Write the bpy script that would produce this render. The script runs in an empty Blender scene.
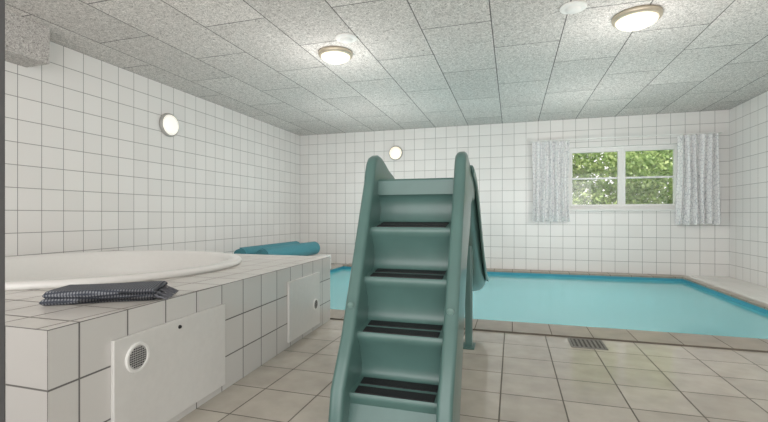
import bpy, bmesh, math, random
from mathutils import Vector, Matrix
random.seed(7)
scene = bpy.context.scene
C = bpy.context.collection

H = 2.6      # ceiling
CAMH = 0.95
XL, XR, YB = -4.17, 3.22, 7.85
YN = -1.6    # near limit of the shell

# ------------------------------------------------------------ helpers
def new_mat(name):
    m = bpy.data.materials.new(name); m.use_nodes = True
    nt = m.node_tree
    b = nt.nodes.get('Principled BSDF')
    return m, nt, b

def plain(name, col, rough=0.5, metal=0.0, noise=0.0, nscale=30, bump=0.0, emis=None, estr=0, coat=0.0):
    m, nt, b = new_mat(name)
    b.inputs['Roughness'].default_value = rough
    b.inputs['Metallic'].default_value = metal
    b.inputs['Coat Weight'].default_value = coat
    tc = nt.nodes.new('ShaderNodeTexCoord')
    n = nt.nodes.new('ShaderNodeTexNoise'); n.inputs['Scale'].default_value = nscale
    n.inputs['Detail'].default_value = 4
    nt.links.new(tc.outputs['Object'], n.inputs['Vector'])
    r = nt.nodes.new('ShaderNodeValToRGB')
    r.color_ramp.elements[0].position = 0.3; r.color_ramp.elements[1].position = 0.7
    r.color_ramp.elements[0].color = tuple(max(0, c*(1-noise)) for c in col)+(1,)
    r.color_ramp.elements[1].color = tuple(min(1, c*(1+noise)) for c in col)+(1,)
    nt.links.new(n.outputs['Fac'], r.inputs['Fac'])
    nt.links.new(r.outputs['Color'], b.inputs['Base Color'])
    if bump > 0:
        bp = nt.nodes.new('ShaderNodeBump'); bp.inputs['Strength'].default_value = bump
        bp.inputs['Distance'].default_value = 0.01
        nt.links.new(n.outputs['Fac'], bp.inputs['Height'])
        nt.links.new(bp.outputs['Normal'], b.inputs['Normal'])
    if emis:
        b.inputs['Emission Color'].default_value = tuple(emis)+(1,)
        b.inputs['Emission Strength'].default_value = estr
    return m

def tile_mat(name, axes, w, h, c1, c2, grout, gw=0.006, rough=0.18, off=(0, 0), stagger=0.0, blotch=0.0):
    m, nt, b = new_mat(name)
    tc = nt.nodes.new('ShaderNodeTexCoord')
    s = nt.nodes.new('ShaderNodeSeparateXYZ'); nt.links.new(tc.outputs['Object'], s.inputs[0])
    cb = nt.nodes.new('ShaderNodeCombineXYZ')
    for i, a in enumerate(axes):
        ad = nt.nodes.new('ShaderNodeMath'); ad.operation = 'ADD'
        ad.inputs[1].default_value = off[i] + 40*(w if i == 0 else h)
        nt.links.new(s.outputs[a.upper()], ad.inputs[0])
        nt.links.new(ad.outputs[0], cb.inputs[i])
    br = nt.nodes.new('ShaderNodeTexBrick')
    br.offset = stagger; br.squash = 1.0
    br.inputs['Scale'].default_value = 1
    br.inputs['Brick Width'].default_value = w
    br.inputs['Row Height'].default_value = h
    br.inputs['Mortar Size'].default_value = gw/2
    br.inputs['Mortar Smooth'].default_value = 0.15
    br.inputs['Color1'].default_value = tuple(c1)+(1,)
    br.inputs['Color2'].default_value = tuple(c2)+(1,)
    br.inputs['Mortar'].default_value = tuple(grout)+(1,)
    nt.links.new(cb.outputs[0], br.inputs['Vector'])
    col = br.outputs['Color']
    if blotch > 0:
        n = nt.nodes.new('ShaderNodeTexNoise'); n.inputs['Scale'].default_value = 7; n.inputs['Detail'].default_value = 6
        nt.links.new(tc.outputs['Object'], n.inputs['Vector'])
        rr = nt.nodes.new('ShaderNodeValToRGB')
        rr.color_ramp.elements[0].position = .3; rr.color_ramp.elements[1].position = .7
        rr.color_ramp.elements[0].color = (1-blotch,)*3+(1,); rr.color_ramp.elements[1].color = (1, 1, 1, 1)
        nt.links.new(n.outputs['Fac'], rr.inputs['Fac'])
        mx = nt.nodes.new('ShaderNodeMix'); mx.data_type = 'RGBA'; mx.blend_type = 'MULTIPLY'
        mx.inputs['Factor'].default_value = 1
        nt.links.new(col, mx.inputs['A']); nt.links.new(rr.outputs['Color'], mx.inputs['B'])
        col = mx.outputs['Result']
    nt.links.new(col, b.inputs['Base Color'])
    mr = nt.nodes.new('ShaderNodeMapRange')
    mr.inputs['To Min'].default_value = rough; mr.inputs['To Max'].default_value = 0.8
    nt.links.new(br.outputs['Fac'], mr.inputs['Value'])
    nt.links.new(mr.outputs['Result'], b.inputs['Roughness'])
    bp = nt.nodes.new('ShaderNodeBump'); bp.invert = True
    bp.inputs['Strength'].default_value = 0.5; bp.inputs['Distance'].default_value = 0.003
    nt.links.new(br.outputs['Fac'], bp.inputs['Height'])
    nt.links.new(bp.outputs['Normal'], b.inputs['Normal'])
    return m

def obj_from_bm(name, bm, mats, smooth=False, parent=None, bevel=0, seg=3, angle=35):
    me = bpy.data.meshes.new(name)
    bmesh.ops.recalc_face_normals(bm, faces=bm.faces)
    bm.to_mesh(me); bm.free()
    if not isinstance(mats, (list, tuple)): mats = [mats]
    for m in mats: me.materials.append(m)
    o = bpy.data.objects.new(name, me); C.objects.link(o)
    if smooth:
        for p in me.polygons: p.use_smooth = True
    if bevel > 0:
        md = o.modifiers.new('bevel', 'BEVEL'); md.width = bevel; md.segments = seg
        md.limit_method = 'ANGLE'; md.angle_limit = math.radians(angle)
        md.harden_normals = False
    if parent: o.parent = parent
    return o

def add_box(bm, x0, x1, y0, y1, z0, z1, mi=0, M=None):
    vs = [bm.verts.new(Vector(p)) for p in
          [(x0,y0,z0),(x1,y0,z0),(x1,y1,z0),(x0,y1,z0),(x0,y0,z1),(x1,y0,z1),(x1,y1,z1),(x0,y1,z1)]]
    if M is not None:
        for v in vs: v.co = M @ v.co
    fs = []
    for idx in [(3,2,1,0),(4,5,6,7),(0,1,5,4),(1,2,6,5),(2,3,7,6),(3,0,4,7)]:
        f = bm.faces.new([vs[i] for i in idx]); f.material_index = mi; fs.append(f)
    return fs

def box(name, x0, x1, y0, y1, z0, z1, mat, bevel=0, parent=None, seg=2):
    bm = bmesh.new(); add_box(bm, x0, x1, y0, y1, z0, z1)
    return obj_from_bm(name, bm, mat, parent=parent, bevel=bevel, seg=seg)

def extrude_x(bm, pts, x0, x1, taper=None, mi=0):
    a, b_ = [], []
    for (y, z) in pts:
        xa, xb = (x0, x1) if taper is None else taper(z)
        a.append(bm.verts.new((xa, y, z))); b_.append(bm.verts.new((xb, y, z)))
    n = len(pts)
    bm.faces.new(a).material_index = mi
    bm.faces.new(list(reversed(b_))).material_index = mi
    for i in range(n):
        j = (i+1) % n
        bm.faces.new([a[j], a[i], b_[i], b_[j]]).material_index = mi

def revolve(bm, prof, seg=48, M=None, mi=0):
    rings = []
    for (r, z) in prof:
        if r < 1e-6:
            v = bm.verts.new((0, 0, z)); rings.append([v])
        else:
            rings.append([bm.verts.new((r*math.cos(2*math.pi*i/seg), r*math.sin(2*math.pi*i/seg), z)) for i in range(seg)])
    for k in range(len(rings)-1):
        A, B = rings[k], rings[k+1]
        for i in range(seg):
            j = (i+1) % seg
            if len(A) == 1: f = bm.faces.new([A[0], B[i], B[j]])
            elif len(B) == 1: f = bm.faces.new([A[i], A[j], B[0]])
            else: f = bm.faces.new([A[i], A[j], B[j], B[i]])
            f.material_index = mi
    if M is not None:
        for r in rings:
            for v in r: v.co = M @ v.co

def tag(o, label, cat, group=None, kind=None):
    o['label'] = label; o['category'] = cat
    if group: o['group'] = group
    if kind: o['kind'] = kind
def struct(o): o['kind'] = 'structure'; return o

def empty(name, loc, rotz=0):
    e = bpy.data.objects.new(name, None); e.empty_display_size = .1
    e.location = loc; e.rotation_euler = (0, 0, rotz); C.objects.link(e); return e

# ------------------------------------------------------------ materials
WT1, WT2, GR = (.83,.815,.795), (.79,.775,.755), (.28,.275,.265)
m_wall_xz = tile_mat('white_tile_xz', 'xz', .2, .2, WT1, WT2, GR, .006, off=(-XL, 0))
m_wall_yz = tile_mat('white_tile_yz', 'yz', .2, .2, WT1, WT2, GR, .006, off=(-YB, 0))
m_deck_front = tile_mat('deck_tile_front', 'yz', .207, .2, (.70,.69,.67), (.66,.65,.63), (.16,.155,.15), .007, off=(-1.12, -.178))
m_deck_side_shaded = tile_mat('deck_tile_side_shaded', 'xz', .2, .2, (.40,.39,.375), (.37,.36,.345), (.10,.095,.09), .007, off=(1.45, -.178))  # shade on the end face put into the tile and grout colour
m_deck_top = tile_mat('deck_tile_top', 'xy', .2, .207, (.68,.655,.62), (.63,.605,.57), (.20,.185,.17), .011, rough=.25, off=(1.5, -1.12))
m_floor = tile_mat('floor_tile', 'xy', .31, .31, (.57,.525,.455), (.49,.45,.39), (.16,.145,.12), .008, rough=.13, off=(.06, -3.6), blotch=.16)
m_ledge = tile_mat('ledge_tile', 'xy', .2, .2, (.80,.78,.74), (.76,.74,.70), (.36,.34,.3), .006)
m_coping = tile_mat('coping_tile', 'xy', .3, .35, (.37,.32,.26), (.33,.285,.23), (.15,.13,.105), .008, rough=.3, off=(0,-3.6), blotch=.25)
m_white = plain('white_paint', (.86,.86,.84), .4, noise=.02)
m_acryl = plain('white_acrylic', (.80,.79,.765), .25, noise=.01)
m_panel = plain('white_panel', (.74,.735,.715), .3, noise=.02)
m_black = plain('black_rubber', (.012,.012,.014), .6, noise=.3, nscale=200, bump=.3)
m_dark = plain('hole_shade_and_dark_lock', (.02,.02,.02), .8)
m_drain_shade = plain('drain_shadow', (.09,.085,.075), .8)
m_grate = plain('dark_drain_metal', (.22,.21,.19), .5, metal=.3, noise=.15)
m_brass = plain('brass', (.60,.53,.42), .35, metal=.6, noise=.05)
m_teal = plain('teal_plastic', (.085,.168,.154), .28, noise=.08, nscale=5, bump=.02, coat=.12)
m_bolt = plain('pale_teal_bolt', (.16,.26,.24), .3)
m_cover = plain('teal_foam', (.06,.24,.29), .6, noise=.08, nscale=40, bump=.05)
m_jamb = plain('dark_grey_frame', (.10,.10,.105), .5, noise=.05)
m_vent = plain('grey_vent_grille', (.50,.50,.49), .5, noise=.05)

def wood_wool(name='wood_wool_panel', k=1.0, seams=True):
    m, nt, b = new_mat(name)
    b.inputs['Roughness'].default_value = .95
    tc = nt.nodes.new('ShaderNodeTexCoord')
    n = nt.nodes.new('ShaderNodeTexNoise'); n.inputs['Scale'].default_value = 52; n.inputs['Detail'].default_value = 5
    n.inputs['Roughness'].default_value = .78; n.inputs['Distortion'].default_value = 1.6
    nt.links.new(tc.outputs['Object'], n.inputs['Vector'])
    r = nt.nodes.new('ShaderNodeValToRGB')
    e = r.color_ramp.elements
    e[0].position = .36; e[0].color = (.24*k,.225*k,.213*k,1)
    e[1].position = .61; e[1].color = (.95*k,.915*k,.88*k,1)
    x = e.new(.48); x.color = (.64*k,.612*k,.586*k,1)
    nt.links.new(n.outputs['Fac'], r.inputs['Fac'])
    if seams:
        s = nt.nodes.new('ShaderNodeSeparateXYZ'); nt.links.new(tc.outputs['Object'], s.inputs[0])
        cb = nt.nodes.new('ShaderNodeCombineXYZ')
        for i, (a, o_) in enumerate((('Y', 24-.1), ('X', 24+.17))):
            ad = nt.nodes.new('ShaderNodeMath'); ad.inputs[1].default_value = o_
            nt.links.new(s.outputs[a], ad.inputs[0]); nt.links.new(ad.outputs[0], cb.inputs[i])
        br = nt.nodes.new('ShaderNodeTexBrick'); br.offset = .5; br.inputs['Scale'].default_value = 1
        br.inputs['Brick Width'].default_value = 1.2; br.inputs['Row Height'].default_value = .6
        br.inputs['Mortar Size'].default_value = .005; br.inputs['Mortar Smooth'].default_value = .1
        br.inputs['Color1'].default_value = (1,1,1,1); br.inputs['Color2'].default_value = (.85,.85,.85,1)
        br.inputs['Mortar'].default_value = (.20,.20,.20,1)
        nt.links.new(cb.outputs[0], br.inputs['Vector'])
        mx = nt.nodes.new('ShaderNodeMix'); mx.data_type = 'RGBA'; mx.blend_type = 'MULTIPLY'; mx.inputs['Factor'].default_value = 1
        nt.links.new(r.outputs['Color'], mx.inputs['A']); nt.links.new(br.outputs['Color'], mx.inputs['B'])
        nt.links.new(mx.outputs['Result'], b.inputs['Base Color'])
    else:
        nt.links.new(r.outputs['Color'], b.inputs['Base Color'])
    bp = nt.nodes.new('ShaderNodeBump'); bp.inputs['Strength'].default_value = .3; bp.inputs['Distance'].default_value = .006
    nt.links.new(n.outputs['Fac'], bp.inputs['Height']); nt.links.new(bp.outputs['Normal'], b.inputs['Normal'])
    return m
m_ceil = wood_wool()
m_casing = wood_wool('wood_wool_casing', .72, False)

# ------------------------------------------------------------ room shell
PX0, PX1, PY0, PY1 = -3.1, 2.5, 3.95, 7.55      # pool opening
CX0, CX1, CY0, CY1 = -3.1, 2.60, 3.60, 7.85

bm = bmesh.new()
add_box(bm, XL, XR, YN, CY0, -.2, 0, 0)
add_box(bm, XL, PX0, CY0, YB, -.2, 0, 0)
add_box(bm, CX1, XR, CY0, YB, -.2, 0.01, 1)
struct(obj_from_bm('floor', bm, [m_floor, m_ledge]))

# coping ring
bm = bmesh.new()
add_box(bm, PX0, CX1, CY0, PY0, -.2, .012)
add_box(bm, PX0, CX1, PY1, YB-.002, -.2, .012)
add_box(bm, PX1, CX1, PY0, PY1, -.2, .012)
o = obj_from_bm('pool_coping', bm, m_coping, bevel=.006, seg=2)
tag(o, 'brown-grey tiled coping around the swimming pool', 'pool edge')

# ceiling
o = struct(box('ceiling', XL-.2, XR+.2, YN-.6, YB+.2, H, H+.15, m_ceil))
# walls
struct(box('wall_left', XL-.2, XL, YN, YB+.2, -.2, H, m_wall_yz))
struct(box('wall_right', XR, XR+.2, YN, YB+.2, -.2, H, m_wall_yz))
WX0, WX1, WZ0, WZ1 = .90, 2.58, 1.06, 2.11
bm = bmesh.new()
add_box(bm, XL, WX0, YB, YB+.25, -.2, H)
add_box(bm, WX1, XR, YB, YB+.25, -.2, H)
add_box(bm, WX0, WX1, YB, YB+.25, -.2, WZ0)
add_box(bm, WX0, WX1, YB, YB+.25, WZ1, H)
struct(obj_from_bm('wall_back', bm, m_wall_xz))
# door jamb at the opening where the photographer stands
struct(box('trim_1', -1.16, -1.075, .60, .66, 0, H, m_jamb, bevel=.004))
# wood-wool casing under ceiling by the left wall
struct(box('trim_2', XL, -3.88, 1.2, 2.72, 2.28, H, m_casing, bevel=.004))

# window
w = bpy.data.objects.new('window_1', None); C.objects.link(w); w.location = ((WX0+WX1)/2, YB+.1, WZ0); struct(w)
def wl(x): return x-(WX0+WX1)/2
WH = WZ1-WZ0
bm = bmesh.new()
a, b_ = wl(WX0), wl(WX1)
add_box(bm, a, a+.05, -.04, .04, 0, WH); add_box(bm, b_-.05, b_, -.04, .04, 0, WH)
add_box(bm, a+.05, b_-.05, -.04, .04, 0, .05); add_box(bm, a+.05, b_-.05, -.04, .04, WH-.05, WH)
add_box(bm, -.02, .02, -.04, .04, .05, WH-.05)
fr = obj_from_bm('window_frame', bm, m_white, parent=w, bevel=.004, seg=2)
for (x0, x1) in ((a+.05, -.02), (.02, b_-.05)):
    bm = bmesh.new()
    t = .035
    add_box(bm, x0, x0+t, -.055, .02, .05, WH-.05); add_box(bm, x1-t, x1, -.055, .02, .05, WH-.05)
    add_box(bm, x0+t, x1-t, -.055, .02, .05, .05+t); add_box(bm, x0+t, x1-t, -.055, .02, WH-.05-t, WH-.05)
    add_box(bm, x0+t, x1-t, -.045, .01, WH*.5-.015, WH*.5+.015)
    obj_from_bm('window_sash', bm, m_white, parent=w, bevel=.004, seg=2)
mg, nt, b = new_mat('window_glass')
nt.nodes.remove(b)
tr = nt.nodes.new('ShaderNodeBsdfTransparent'); gl = nt.nodes.new('ShaderNodeBsdfGlossy'); gl.inputs['Roughness'].default_value = .02
ms = nt.nodes.new('ShaderNodeMixShader'); ms.inputs[0].default_value = .06
nt.links.new(tr.outputs[0], ms.inputs[1]); nt.links.new(gl.outputs[0], ms.inputs[2])
nt.links.new(ms.outputs[0], nt.nodes['Material Output'].inputs[0])
box('glass_pane', a+.06, b_-.06, -.012, -.006, .06, WH-.06, mg, parent=w)
bm = bmesh.new()
add_box(bm, WX0-.02, WX1+.02, YB-.05, YB+.06, WZ0-.025, WZ0)
struct(obj_from_bm('trim_3', bm, m_white, bevel=.005))

# ------------------------------------------------------------ pool
m_basin = plain('pool_liner', (.045,.31,.42), .5, noise=.03, nscale=3)
bm = bmesh.new()
zb = -1.1
x0, x1, y0, y1 = PX0, PX1, PY0, PY1
t = .05
add_box(bm, x0-t, x1+t, y0-t, y1+t, zb-t, zb)
for bb in ((x0-t, x0, y0-t, y1+t), (x1, x1+t, y0-t, y1+t), (x0, x1, y0-t, y0), (x0, x1, y1, y1+t)):
    add_box(bm, bb[0], bb[1], bb[2], bb[3], zb, -.2)
add_box(bm, x0, x0+.012, y0, y1, -.2, -.012); add_box(bm, x1-.012, x1, y0, y1, -.2, -.012)
add_box(bm, x0+.012, x1-.012, y0, y0+.012, -.2, -.012); add_box(bm, x0+.012, x1-.012, y1-.012, y1, -.2, -.012)
basin = obj_from_bm('pool_basin', bm, m_basin)
tag(basin, 'turquoise lined swimming pool basin sunk in the floor', 'swimming pool')
mw, nt, b = new_mat('pool_water')
nt.nodes.remove(b)
tr = nt.nodes.new('ShaderNodeBsdfTransparent'); tr.inputs[0].default_value = (.86,.98,1,1)
df = nt.nodes.new('ShaderNodeBsdfDiffuse'); df.inputs[0].default_value = (.19,.71,.77,1)
m0 = nt.nodes.new('ShaderNodeMixShader'); m0.inputs[0].default_value = .70
nt.links.new(tr.outputs[0], m0.inputs[1]); nt.links.new(df.outputs[0], m0.inputs[2])
gl = nt.nodes.new('ShaderNodeBsdfGlossy'); gl.inputs['Roughness'].default_value = .09; gl.inputs['Color'].default_value = (.80,.98,1,1)
fz = nt.nodes.new('ShaderNodeFresnel'); fz.inputs['IOR'].default_value = 1.33
nn = nt.nodes.new('ShaderNodeTexNoise'); nn.inputs['Scale'].default_value = 2.0; nn.inputs['Detail'].default_value = 2
tc = nt.nodes.new('ShaderNodeTexCoord'); nt.links.new(tc.outputs['Object'], nn.inputs['Vector'])
bp = nt.nodes.new('ShaderNodeBump'); bp.inputs['Strength'].default_value = .25; bp.inputs['Distance'].default_value = .02
nt.links.new(nn.outputs['Fac'], bp.inputs['Height'])
nt.links.new(bp.outputs[0], gl.inputs['Normal']); nt.links.new(bp.outputs[0], fz.inputs['Normal'])
mm = nt.nodes.new('ShaderNodeMath'); mm.operation = 'MULTIPLY'; mm.inputs[1].default_value = .48
nt.links.new(fz.outputs[0], mm.inputs[0])
ms = nt.nodes.new('ShaderNodeMixShader')
nt.links.new(mm.outputs[0], ms.inputs[0]); nt.links.new(m0.outputs[0], ms.inputs[1]); nt.links.new(gl.outputs[0], ms.inputs[2])
nt.links.new(ms.outputs[0], nt.nodes['Material Output'].inputs[0])
bm = bmesh.new()
vs = [bm.verts.new(p) for p in ((x0+.012, y0+.012, -.05), (x1-.012, y0+.012, -.05), (x1-.012, y1-.012, -.05), (x0+.012, y1-.012, -.05))]
bm.faces.new(vs)
o = obj_from_bm('pool_water', bm, mw)
tag(o, 'calm clear turquoise water filling the pool', 'water')

# floor drain grate
bm = bmesh.new()
gx, gy = .53, 3.455
add_box(bm, gx-.12, gx+.12, gy-.12, gy-.105, 0, .006); add_box(bm, gx-.12, gx+.12, gy+.105, gy+.12, 0, .006)
add_box(bm, gx-.12, gx-.105, gy-.105, gy+.105, 0, .006); add_box(bm, gx+.105, gx+.12, gy-.105, gy+.105, 0, .006)
for i in range(7):
    xx = gx-.09+i*.03
    add_box(bm, xx-.007, xx+.007, gy-.105, gy+.105, 0, .005)
g = obj_from_bm('floor_drain_grate', bm, m_grate)
tag(g, 'square metal drain grate set in the floor tiles by the pool', 'drain')
box('drain_shade_plate', gx-.105, gx+.105, gy-.105, gy+.105, 0, .002, m_drain_shade, parent=g)  # thin dark plate stands in for the shade inside the drain

# ------------------------------------------------------------ hot tub deck
DZ = .578
FX0, FY0, FX1, FY1 = -1.45, 1.01, -1.60, 3.59
tcx, tcy, tr_ = -2.95, 2.36, 1.04
def front_x(y): return FX0 + (FX1-FX0)*(y-FY0)/(FY1-FY0)
bm = bmesh.new()
N = 64
circ_t = [bm.verts.new((tcx+tr_*.93*math.cos(2*math.pi*i/N), tcy+tr_*.93*math.sin(2*math.pi*i/N), DZ)) for i in range(N)]
outl = [(FX0, FY0), (FX1, FY1), (XL+.001, FY1), (XL+.001, FY0)]
def ray_out(ang):
    dx, dy = math.cos(ang), math.sin(ang)
    best = None
    for k in range(4):
        ax, ay = outl[k]; bx, by = outl[(k+1) % 4]
        ex, ey = bx-ax, by-ay
        den = dx*ey-dy*ex
        if abs(den) < 1e-9: continue
        tt = ((ax-tcx)*ey-(ay-tcy)*ex)/den
        uu = ((ax-tcx)*dy-(ay-tcy)*dx)/den
        if tt > 0 and -1e-6 <= uu <= 1+1e-6 and (best is None or tt < best): best = tt
    return (tcx+dx*best, tcy+dy*best)
angs = [2*math.pi*i/N for i in range(N)]
outer = [ray_out(a_) for a_ in angs]
for (cx_, cy_) in outl:
    ca = math.atan2(cy_-tcy, cx_-tcx) % (2*math.pi)
    k = min(range(N), key=lambda i: min(abs(angs[i]-ca), 2*math.pi-abs(angs[i]-ca)))
    outer[k] = (cx_, cy_)
ov = [bm.verts.new((p[0], p[1], DZ)) for p in outer]
obv = [bm.verts.new((p[0], p[1], 0)) for p in outer]
for i in range(N):
    j = (i+1) % N
    bm.faces.new([circ_t[i], ov[i], ov[j], circ_t[j]]).material_index = 0
    f = bm.faces.new([ov[i], obv[i], obv[j], ov[j]])
    mx_, my_ = (outer[i][0]+outer[j][0])/2, (outer[i][1]+outer[j][1])/2
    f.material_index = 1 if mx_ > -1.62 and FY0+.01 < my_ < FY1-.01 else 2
deck = obj_from_bm('hot_tub_deck', bm, [m_deck_top, m_deck_front, m_deck_side_shaded])
tag(deck, 'raised white tiled deck with dark grout around the hot tub', 'tub surround')

fang = math.atan2(-(FX1-FX0), FY1-FY0)
def panel(y0, y1, z0, z1, vent_y, vent_z, vr, knob=None):
    yc = (y0+y1)/2
    e = empty('access_panel', (front_x(yc), yc, z0), fang)
    L = y1-y0
    p = box('panel_board', 0.001, .018, -L/2, L/2, 0, z1-z0, m_panel, bevel=.003, parent=e)
    bm = bmesh.new()
    M = Matrix.Translation((.018, vent_y-yc, vent_z-z0)) @ Matrix.Rotation(math.pi/2, 4, 'Y')
    revolve(bm, [(vr*.80, .004), (vr*.82, .009), (vr*.96, .009), (vr, 0)], 40, M)
    vent = obj_from_bm('round_vent', bm, m_white, smooth=False, parent=e)
    bm = bmesh.new()
    revolve(bm, [(0, .004), (vr*.81, .004), (vr*.81, .001)], 40, M)
    obj_from_bm('vent_grille', bm, m_vent, parent=vent)
    bm = bmesh.new()
    n = 5
    for i in range(-n, n+1):
        for k in range(-n, n+1):
            px_, pz_ = i*vr*.15, k*vr*.15
            if math.hypot(px_, pz_) < vr*.74:
                s_ = vr*.042
                add_box(bm, .0215, .0235, vent_y-yc+px_-s_, vent_y-yc+px_+s_, vent_z-z0+pz_-s_, vent_z-z0+pz_+s_)
    obj_from_bm('vent_hole_shade', bm, m_dark, parent=vent)  # raised dark squares, the shade inside the holes put in as colour
    if knob:
        bm = bmesh.new()
        M = Matrix.Translation((.018, knob[0]-yc, knob[1]-z0)) @ Matrix.Rotation(math.pi/2, 4, 'Y')
        revolve(bm, [(0, .008), (.007, .007), (.009, 0)], 16, M)
        obj_from_bm('panel_lock', bm, m_dark, parent=e)
    return e
p1 = panel(1.245, 1.955, .04, .475, 1.355, .38, .060, (1.60, .44))
tag(p1, 'white access panel with round vent on the tub deck side', 'access panel')
p2 = panel(2.72, 3.30, .04, .475, 3.20, .22, .048)
tag(p2, 'plain white access panel near the pool end of the deck', 'access panel')

# hot tub
bm = bmesh.new()
prof = [(tr_*.90, -.01), (tr_*.995, 0), (tr_*1.005, .012), (tr_*1.002, .028), (tr_*.99, .038), (tr_*.95, .042), (tr_*.92, .036), (tr_*.90, .01),
        (tr_*.87, -.12), (tr_*.83, -.30), (tr_*.68, -.33), (tr_*.62, -.37), (tr_*.56, -.48), (tr_*.4, -.54), (0, -.55)]
revolve(bm, prof, 96)
tub = obj_from_bm('hot_tub', bm, m_acryl, smooth=True)
tub.location = (tcx, tcy, DZ)
tag(tub, 'round white acrylic hot tub sunk into the tiled deck', 'hot tub')

# towel
m, nt, b = new_mat('towel_cloth')
b.inputs['Roughness'].default_value = .95
tc = nt.nodes.new('ShaderNodeTexCoord')
wv = nt.nodes.new('ShaderNodeTexWave'); wv.bands_direction = 'X'; wv.inputs['Scale'].default_value = 28; wv.inputs['Distortion'].default_value = 1.0
nt.links.new(tc.outputs['Object'], wv.inputs['Vector'])
wv2 = nt.nodes.new('ShaderNodeTexWave'); wv2.bands_direction = 'Y'; wv2.inputs['Scale'].default_value = 28; wv2.inputs['Distortion'].default_value = 1.0
nt.links.new(tc.outputs['Object'], wv2.inputs['Vector'])
mu = nt.nodes.new('ShaderNodeMath'); mu.operation = 'MULTIPLY'
nt.links.new(wv.outputs['Fac'], mu.inputs[0]); nt.links.new(wv2.outputs['Fac'], mu.inputs[1])
r = nt.nodes.new('ShaderNodeValToRGB'); r.color_ramp.elements[0].color = (.05,.057,.074,1); r.color_ramp.elements[1].color = (.24,.25,.275,1)
r.color_ramp.elements[0].position = .05; r.color_ramp.elements[1].position = .7
nt.links.new(mu.outputs[0], r.inputs['Fac']); nt.links.new(r.outputs['Color'], b.inputs['Base Color'])
bp = nt.nodes.new('ShaderNodeBump'); bp.inputs['Strength'].default_value = .4; bp.inputs['Distance'].default_value = .003
nt.links.new(mu.outputs[0], bp.inputs['Height']); nt.links.new(bp.outputs[0], b.inputs['Normal'])
m_towel = m
tw = empty('towel', (-1.74, 1.48, DZ), math.radians(33))
def cloth_layer(bm, L, W, z0, z1, seed):
    rnd = random.Random(seed)
    nx, ny = 40, 24
    ph = rnd.random()*6
    zc, hh = (z0+z1)/2, (z1-z0)/2
    def warp(x, y):
        return x+.005*math.sin(y*20+ph), y+.005*math.sin(x*15+ph), .004*math.sin(9*x+ph)*math.sin(7*y+ph)
    top = [[None]*(ny+1) for _ in range(nx+1)]; bot = [[None]*(ny+1) for _ in range(nx+1)]
    for i in range(nx+1):
        for j in range(ny+1):
            x = -L/2+L*i/nx; y = -W/2+W*j/ny
            de = min(x+L/2, L/2-x, y+W/2, W/2-y)
            k = min(1, de/hh); lip = math.sqrt(max(0, 1-(1-k)**2))
            wx, wy, wz = warp(x, y)
            top[i][j] = bm.verts.new((wx, wy, zc+hh*lip+wz)); bot[i][j] = bm.verts.new((wx, wy, zc-hh*lip))
    for i in range(nx):
        for j in range(ny):
            bm.faces.new([top[i][j], top[i+1][j], top[i+1][j+1], top[i][j+1]])
            bm.faces.new([bot[i][j], bot[i][j+1], bot[i+1][j+1], bot[i+1][j]])
    for i in range(nx):
        bm.faces.new([bot[i][0], bot[i+1][0], top[i+1][0], top[i][0]])
        bm.faces.new([top[i][ny], top[i+1][ny], bot[i+1][ny], bot[i][ny]])
    for j in range(ny):
        bm.faces.new([top[0][j], top[0][j+1], bot[0][j+1], bot[0][j]])
        bm.faces.new([bot[nx][j], bot[nx][j+1], top[nx][j+1], top[nx][j]])
bm = bmesh.new()
cloth_layer(bm, .43, .24, .002, .028, 1)
cloth_layer(bm, .42, .235, .026, .055, 2)
obj_from_bm('folded_cloth', bm, m_towel, smooth=True, parent=tw)
bm = bmesh.new()
for i in range(34):
    y = -.115+.23*i/33
    L_ = .045+.02*random.random(); dy = random.uniform(-.014, .014); z = .012+.022*random.random()
    a0 = [bm.verts.new(p) for p in ((.205, y-.0022, z), (.205, y+.0022, z), (.205, y, z+.004))]
    a1 = [bm.verts.new(p) for p in ((.205+L_, y+dy-.002, .003), (.205+L_, y+dy+.002, .003), (.205+L_, y+dy, .007))]
    for k in range(3):
        bm.faces.new([a0[k], a0[(k+1) % 3], a1[(k+1) % 3], a1[k]])
    bm.faces.new(a1)
m_fringe = plain('towel_fringe_yarn', (.14,.145,.165), .95, noise=.3, nscale=80)
obj_from_bm('towel_fringe', bm, m_fringe, parent=tw)
tag(tw, 'folded dark grey-blue woven towel with fringe on the tub deck', 'towel')

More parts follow.
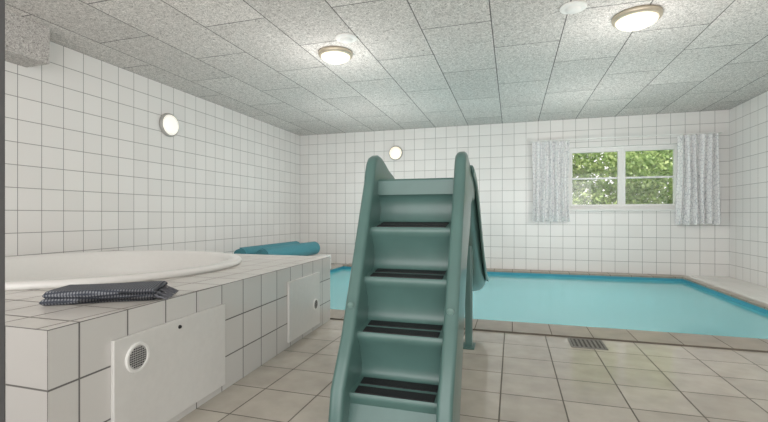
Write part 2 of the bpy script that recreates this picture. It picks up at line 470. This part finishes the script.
# ------------------------------------------------------------ pool cover rolls on a low bench
bench = box('low_tiled_bench', XL+.001, PX0-.0, 3.68, 7.0, 0, .26, m_wall_yz, bevel=.004)
tag(bench, 'low white tiled ledge beside the pool behind the tub deck', 'ledge')
def roll(cx, yend, r):
    bm = bmesh.new()
    turns, n = 4.5, 160
    pts = []
    for i in range(n+1):
        tt = i/n; rr = r*(.25+.75*tt); a_ = tt*turns*2*math.pi - math.pi/2
        pts.append((rr*math.cos(a_), rr*math.sin(a_)))
    ya, yb = 5.2, yend
    th = r*.14
    pa, pb, pc, pd = [], [], [], []
    for i, (x, z) in enumerate(pts):
        l = math.hypot(x, z); ix, iz = x*(1-th/l), z*(1-th/l)
        pa.append(bm.verts.new((x, ya, z))); pb.append(bm.verts.new((x, yb, z)))
        pc.append(bm.verts.new((ix, ya, iz))); pd.append(bm.verts.new((ix, yb, iz)))
    for i in range(n):
        bm.faces.new([pa[i], pa[i+1], pb[i+1], pb[i]])
        bm.faces.new([pc[i], pd[i], pd[i+1], pc[i+1]])
        bm.faces.new([pa[i], pc[i], pc[i+1], pa[i+1]]); bm.faces.new([pb[i], pb[i+1], pd[i+1], pd[i]])
    bm.faces.new([pa[0], pb[0], pd[0], pc[0]]); bm.faces.new([pa[n], pc[n], pd[n], pb[n]])
    o = obj_from_bm('pool_cover_roll', bm, m_cover)
    o.location = (cx, 0, .26+r)
    tag(o, 'rolled-up teal foam pool cover lying by the wall', 'pool cover', group='rolled pool covers')
    return o
roll(-3.36, 6.85, .12); roll(-3.72, 6.85, .12)

# ------------------------------------------------------------ lamps
m_dome = plain('lit_opal_glass', (.85,.82,.74), .3, emis=(1.0,.86,.64), estr=.65)
m_dome_off = plain('opal_glass_wall', (.85,.85,.81), .2, emis=(1.0,.94,.82), estr=.5)
m_rim = plain('lamp_rim_grey', (.45,.44,.42), .4, noise=.03)
def point(parent, loc, watt, rad):
    ld = bpy.data.lights.new('lamp_and_fill_light', 'POINT'); ld.energy = watt; ld.shadow_soft_size = rad; ld.color = (1,.975,.945)  # serves the lamp glow and the added fill lights
    ld.specular_factor = 0.0
    lo = bpy.data.objects.new('lamp_and_fill_light', ld); C.objects.link(lo); lo.parent = parent; lo.location = loc
    lo.visible_glossy = False
def lamp(name, loc, R, rot, dome, rim, label, group, watt):
    e = empty(name, loc); e.rotation_euler = rot
    bm = bmesh.new()
    revolve(bm, [(0, 0), (R, 0), (R*1.02, .012), (R*1.0, .035), (R*.90, .042), (R*.86, .040), (0, .03)], 48)
    obj_from_bm('lamp_base', bm, rim, smooth=True, parent=e)
    bm = bmesh.new()
    prof = [(R*.88, .036)]
    for i in range(1, 11):
        a_ = i/10*math.pi/2
        prof.append((R*.88*math.cos(a_) if i < 10 else 0, .036+R*.36*math.sin(a_)))
    revolve(bm, prof, 48)
    obj_from_bm('lamp_shade', bm, dome, smooth=True, parent=e)
    if watt > 0:
        point(e, (0, 0, .25), 2, .05)
        point(e, (0, 0, .85), watt, .15)  # added fill light floating well below the lamp
    tag(e, label, 'lamp', group=group)
    return e
lamp('ceiling_lamp', (-1.71, 3.97, H), .17, (math.pi, 0, 0), m_dome, m_brass, 'round flush ceiling lamp with brass rim and lit opal glass', 'ceiling lamps', 22)
lamp('ceiling_lamp', (.98, 3.95, H), .18, (math.pi, 0, 0), m_dome, m_brass, 'round flush ceiling lamp with brass rim and lit opal glass', 'ceiling lamps', 22)
lamp('wall_lamp', (XL, 4.36, 2.10), .145, (0, math.pi/2, 0), m_dome_off, m_rim, 'round white opal wall lamp on the tiles above the hot tub', 'wall lamps', 0)
wlmp = lamp('wall_lamp', (-2.13, YB, 2.15), .135, (math.pi/2, 0, 0), m_dome, m_rim, 'round white opal wall lamp above the pool end', 'wall lamps', 0)
point(wlmp, (0, -.75, 1.7), 32, .15)  # added fill light over the pool, no lamp hangs there
point(wlmp, (3.2, -.75, 1.7), 34, .15)  # second added fill, further right above the water

for (x, y) in ((-1.47, 3.66), (.46, 3.64)):
    e = empty('smoke_detector', (x, y, H)); e.rotation_euler = (math.pi, 0, 0)
    bm = bmesh.new()
    revolve(bm, [(0, 0), (.10, 0), (.10, .012), (.085, .02), (0, .022)], 40)
    obj_from_bm('detector_base', bm, m_white, parent=e, bevel=.002)
    bm = bmesh.new()
    revolve(bm, [(.06, .02), (.055, .032), (0, .035)], 40)
    obj_from_bm('detector_cap', bm, m_white, smooth=True, parent=e)
    tag(e, 'flat round white detector disc on the ceiling panels', 'smoke detector', group='ceiling discs')

# ------------------------------------------------------------ curtains
m, nt, b = new_mat('curtain_cloth')
b.inputs['Roughness'].default_value = .9
tc = nt.nodes.new('ShaderNodeTexCoord')
v = nt.nodes.new('ShaderNodeTexVoronoi'); v.inputs['Scale'].default_value = 18; v.feature = 'DISTANCE_TO_EDGE'
nt.links.new(tc.outputs['Object'], v.inputs['Vector'])
r = nt.nodes.new('ShaderNodeValToRGB')
r.color_ramp.elements[0].position = .01; r.color_ramp.elements[0].color = (.55,.56,.60,1)
r.color_ramp.elements[1].position = .05; r.color_ramp.elements[1].color = (.96,.96,.96,1)
nt.links.new(v.outputs['Distance'], r.inputs['Fac']); nt.links.new(r.outputs['Color'], b.inputs['Base Color'])
tl = nt.nodes.new('ShaderNodeBsdfTranslucent'); nt.links.new(r.outputs['Color'], tl.inputs['Color'])
ms = nt.nodes.new('ShaderNodeMixShader'); ms.inputs[0].default_value = .15
nt.links.new(b.outputs[0], ms.inputs[1]); nt.links.new(tl.outputs[0], ms.inputs[2])
tr = nt.nodes.new('ShaderNodeBsdfTransparent'); ms2 = nt.nodes.new('ShaderNodeMixShader'); ms2.inputs[0].default_value = .12
nt.links.new(ms.outputs[0], ms2.inputs[1]); nt.links.new(tr.outputs[0], ms2.inputs[2])
nt.links.new(ms2.outputs[0], nt.nodes['Material Output'].inputs[0])
m_curt = m
def curtain(x0, x1, z0, z1, seed):
    rnd = random.Random(seed)
    bm = bmesh.new(); nx, nz = 140, 24
    W = x1-x0; cx = (x0+x1)/2
    ph = rnd.random()*6
    grid = []
    for k in range(nz+1):
        v_ = k/nz; row = []
        gather = 1-.06*math.sin(math.pi*v_) + .06*(1-v_)
        for i in range(nx+1):
            u = i/nx
            x = (u-.5)*W*gather + .010*math.sin(v_*4+ph+u*9)
            amp = .036+.014*(1-v_)
            y = -amp*math.sin(u*2*math.pi*6+ph+.5*math.sin(v_*2+u*4))
            y -= .006*math.sin(u*2*math.pi*14+ph*2)
            z = z0+(z1-z0)*v_ + (.008*math.sin(u*30+ph) if k == 0 else 0)
            row.append(bm.verts.new((x, y, z)))
        grid.append(row)
    for k in range(nz):
        for i in range(nx):
            bm.faces.new([grid[k][i], grid[k][i+1], grid[k+1][i+1], grid[k+1][i]])
    o = obj_from_bm('curtain', bm, m_curt, smooth=True)
    o.location = (cx, YB-.115, 0)
    return o
c = curtain(.33, .91, .86, 2.22, 3)
tag(c, 'short white patterned curtain gathered beside the window', 'curtain', group='window curtains')
c = curtain(2.48, 3.05, .82, 2.22, 5)
tag(c, 'short white patterned curtain gathered between window and corner', 'curtain', group='window curtains')
rod = empty('curtain_rod', (1.70, YB, 2.235))
bm = bmesh.new()
M = Matrix.Translation((-1.40, -.115, 0)) @ Matrix.Rotation(math.pi/2, 4, 'Y')
revolve(bm, [(0, 0), (.008, 0), (.008, 2.80), (0, 2.80)], 16, M)
obj_from_bm('rod', bm, m_white, smooth=False, parent=rod)
for xx in (-1.38, 1.38):
    box('rod_bracket', xx-.008, xx+.008, -.12, 0, -.012, .0, m_white, parent=rod)
tag(rod, 'thin white curtain rod mounted above the window', 'curtain rod')

# ------------------------------------------------------------ pool slide
SL = empty('pool_slide', (-.493, 1.707, 0), 0)
tag(SL, 'teal plastic pool slide with moulded steps facing away from the pool', 'pool slide')
K = .44
steps = [.165, .408, .652, .893]
PZ = 1.15
# side profile: each tread runs into the next nose through one soft scoop (bezier)
def bez(p0, p1, p2, p3, n):
    out = []
    for i in range(n+1):
        t_ = i/n; u_ = 1-t_
        out.append(tuple(u_**3*p0[q]+3*u_*u_*t_*p1[q]+3*u_*t_*t_*p2[q]+t_**3*p3[q] for q in (0, 1)))
    return out
prof = [(.015, 0.0)]
noses = [(K*z-.018, z) for z in steps] + [(K*PZ, PZ)]
y, z = noses[0]
prof += [(y+.012, z-.050), (y+.003, z-.026), (y, z-.012), (y+.006, z)]
for i in range(4):
    y, z = noses[i]; y2, z2 = noses[i+1]
    back = (y+.142, z+.0225)
    prof.append(back)
    prof += bez((y+.150, z+.026), (y+.176, z+.045), (y2+.055, z2-.10), (y2+.002, z2-(.085 if i == 3 else .030)), 12)
    if i == 3: prof += [(y2, z2-.01), (y2+.01, z2)]
    else: prof += [(y2, z2-.012), (y2+.006, z2)]
y = K*PZ
prof += [(y+.34, PZ), (y+.34, PZ-.07), (y+.26, PZ-.10), (.26, 0)]
bm = bmesh.new()
extrude_x(bm, prof, -.215, .215)
sb = obj_from_bm('step_body', bm, m_teal, parent=SL)
for p in sb.data.polygons:
    p.use_smooth = len(p.vertices) == 4
try:
    sb.data.set_sharp_from_angle(angle=math.radians(42))
except Exception:
    pass
for z in steps:
    y = K*z-.018
    sl = .0225/.136
    for (a0, a1) in ((.008, .060), (.083, .134)):
        bm = bmesh.new()
        zz0 = z+(a0-.006)*sl; zz1 = z+(a1-.006)*sl
        hw = .178
        extrude_x(bm, [(y+a0, zz0-.002), (y+a1, zz1-.002), (y+a1, zz1+.004), (y+a0, zz0+.004)], -hw, hw)
        obj_from_bm('grip_strip', bm, m_black, parent=SL)
def rail_pts():
    pts = [(-.055, 0), (-.035, .10), (-.015, .20)]
    for z in (.4, .6, .8, 1.0, 1.12): pts.append((K*z-.070, z))
    pts += [(.445, 1.19), (.465, 1.235), (.495, 1.270), (.545, 1.288), (.60, 1.283), (.66, 1.262), (.74, 1.23), (.84, 1.205), (.95, 1.165), (1.02, 1.12)]
    pts += [(1.00, 1.04), (.86, 1.05), (.76, 1.00)]
    for z in (.9, .7, .5, .3, .1, 0): pts.append((K*z+.24+(.10 if z > .8 else 0), z))
    return pts
def taper(side):
    def f(z):
        k = max(0, min(1, z/1.2))
        inn = .198+.012*k; out = .266+.003*k
        return (side*inn, side*out) if side > 0 else (side*out, side*inn)
    return f
for side in (-1, 1):
    bm = bmesh.new(); extrude_x(bm, rail_pts(), 0, 0, taper(side))
    obj_from_bm('side_rail', bm, m_teal, parent=SL, bevel=.022, seg=6, angle=50, smooth=True)
    for z in (.53,):
        bm = bmesh.new()
        M = Matrix.Translation((side*.233, K*z-.072, z)) @ Matrix.Rotation(math.pi/2+.4, 4, 'X')
        revolve(bm, [(0, .010), (.012, .009), (.016, .003), (.017, 0)], 20, M)
        obj_from_bm('rail_bolt', bm, m_bolt, parent=SL)
path = [(.74, 1.10, 0), (.90, 1.085, 0), (1.02, 1.03, 0), (1.2, .90, .0), (1.45, .70, .0), (1.7, .52, .0), (1.95, .38, .0), (2.2, .28, .0), (2.42, .235, .0)]
sec = [(-.272, .09), (-.280, .125), (-.268, .138), (-.255, .125), (-.235, .06), (-.200, .015), (-.14, 0), (.14, 0), (.200, .015), (.235, .06), (.255, .125), (.268, .138), (.280, .125), (.272, .09)]
bm = bmesh.new(); rows = []
for i, (py, pz, px) in enumerate(path):
    a = path[max(0, i-1)]; b2 = path[min(len(path)-1, i+1)]
    ty, tz = b2[0]-a[0], b2[1]-a[1]; l = math.hypot(ty, tz); ny, nz = -tz/l, ty/l
    rows.append([bm.verts.new((px+sx, py+sz*ny, pz+sz*nz)) for (sx, sz) in sec])
for i in range(len(rows)-1):
    for j in range(len(sec)-1):
        bm.faces.new([rows[i][j], rows[i][j+1], rows[i+1][j+1], rows[i+1][j]])
ch = obj_from_bm('slide_chute', bm, m_teal, parent=SL, smooth=True)
md = ch.modifiers.new('sub', 'SUBSURF'); md.levels = 2; md.render_levels = 2
md = ch.modifiers.new('sol', 'SOLIDIFY'); md.thickness = .014; md.offset = 0
for side in (-1, 1):
    bm = bmesh.new()
    extrude_x(bm, [(1.40, 0), (1.47, 0), (1.47, .70), (1.40, .74)], side*.19-.025, side*.19+.025)
    obj_from_bm('support_leg', bm, m_teal, parent=SL, bevel=.012, seg=3)
    bm = bmesh.new()
    extrude_x(bm, [(1.36, 0), (1.51, 0), (1.51, .012), (1.36, .012)], side*.19-.045, side*.19+.045)
    obj_from_bm('leg_foot', bm, m_teal, parent=SL, bevel=.004)

# ------------------------------------------------------------ outside
m, nt, b = new_mat('leaves')
b.inputs['Roughness'].default_value = .5
tc = nt.nodes.new('ShaderNodeTexCoord')
n1 = nt.nodes.new('ShaderNodeTexNoise'); n1.inputs['Scale'].default_value = 4; n1.inputs['Detail'].default_value = 6
nt.links.new(tc.outputs['Object'], n1.inputs['Vector'])
r = nt.nodes.new('ShaderNodeValToRGB')
e = r.color_ramp.elements; e[0].position = .3; e[0].color = (.17,.28,.10,1); e[1].position = .7; e[1].color = (.66,.73,.36,1)
x_ = e.new(.5); x_.color = (.36,.50,.19,1)
nt.links.new(n1.outputs['Fac'], r.inputs['Fac']); nt.links.new(r.outputs['Color'], b.inputs['Base Color'])
tl = nt.nodes.new('ShaderNodeBsdfTranslucent'); nt.links.new(r.outputs['Color'], tl.inputs['Color'])
ms = nt.nodes.new('ShaderNodeMixShader'); ms.inputs[0].default_value = .4
nt.links.new(b.outputs[0], ms.inputs[1]); nt.links.new(tl.outputs[0], ms.inputs[2])
nt.links.new(ms.outputs[0], nt.nodes['Material Output'].inputs[0])
m_leaf = m
rnd = random.Random(11)
bm = bmesh.new()
for i in range(46000):
    back = i > 36000
    x = rnd.uniform(-2.0, 6.5)
    top = 3.2+.3*math.sin(x*1.3)+.25*math.sin(x*3.7+1)
    z = .14+rnd.uniform(0, 1)*(top-.14)
    y = 10.6+rnd.uniform(0, .9)+.25*math.sin(x*2.1)+.2*math.sin(z*4+x) + (.9 if back else 0)
    s_ = rnd.uniform(.08, .13) if back else rnd.uniform(.03, .065)
    d1 = Vector((rnd.gauss(0,1), rnd.gauss(0,1), rnd.gauss(0,1))).normalized()
    d2 = d1.cross(Vector((rnd.gauss(0,1), rnd.gauss(0,1), rnd.gauss(0,1)))).normalized()
    c_ = Vector((x, y, z))
    bm.faces.new([bm.verts.new(c_-d1*s_), bm.verts.new(c_-d2*s_*.55), bm.verts.new(c_+d1*s_), bm.verts.new(c_+d2*s_*.55)])
o = obj_from_bm('hedge', bm, m_leaf)
tag(o, 'dense sunlit green leafy hedge outside the window', 'hedge', kind='stuff')
m_grass = plain('lawn_grass', (.12,.24,.04), .9, noise=.4, nscale=12, bump=.5)
o = box('lawn', -8, 12, YB+.27, 16, -.3, -.0, m_grass)
tag(o, 'green lawn outside the window under the hedge', 'lawn')
m_eave = plain('pale_grey_board', (.50,.49,.47), .7, noise=.1)
struct(box('trim_4', -1.5, 4.5, YB+.25, YB+.85, 2.15, 2.23, m_eave, bevel=.005))

# ------------------------------------------------------------ light
wd = bpy.data.worlds.new('world'); scene.world = wd; wd.use_nodes = True
bg = wd.node_tree.nodes['Background']; bg.inputs[0].default_value = (1,.985,.97,1); bg.inputs[1].default_value = 1.55
sd = bpy.data.lights.new('sun', 'SUN'); sd.energy = 5.0; sd.angle = .03; sd.color = (1,.95,.86)
so = bpy.data.objects.new('sun', sd); C.objects.link(so)
so.rotation_euler = (Vector((.25, .62, -.95)).to_track_quat('-Z', 'Y')).to_euler()
# added fill: large soft area light behind the photographer
ad = bpy.data.lights.new('rear_fill_light', 'AREA'); ad.shape = 'RECTANGLE'; ad.size = 6.5; ad.size_y = 2.2; ad.energy = 84
ad.color = (1,.985,.965)
ao = bpy.data.objects.new('rear_fill_light', ad); C.objects.link(ao)
ao.location = (-.4, -1.5, 1.2)
ao.rotation_euler = (Vector((0, 1, .24)).to_track_quat('-Z', 'Y')).to_euler()

# ------------------------------------------------------------ camera
cd = bpy.data.cameras.new('camera'); cam = bpy.data.objects.new('camera', cd); C.objects.link(cam)
cam.location = (0, 0, CAMH); cam.rotation_euler = (math.pi/2, 0, math.radians(16.8))
cd.sensor_width = 36; cd.lens = 425/768*36; cd.shift_y = 5/768; cd.clip_start = .02
scene.camera = cam
scene.view_settings.view_transform = 'Standard'
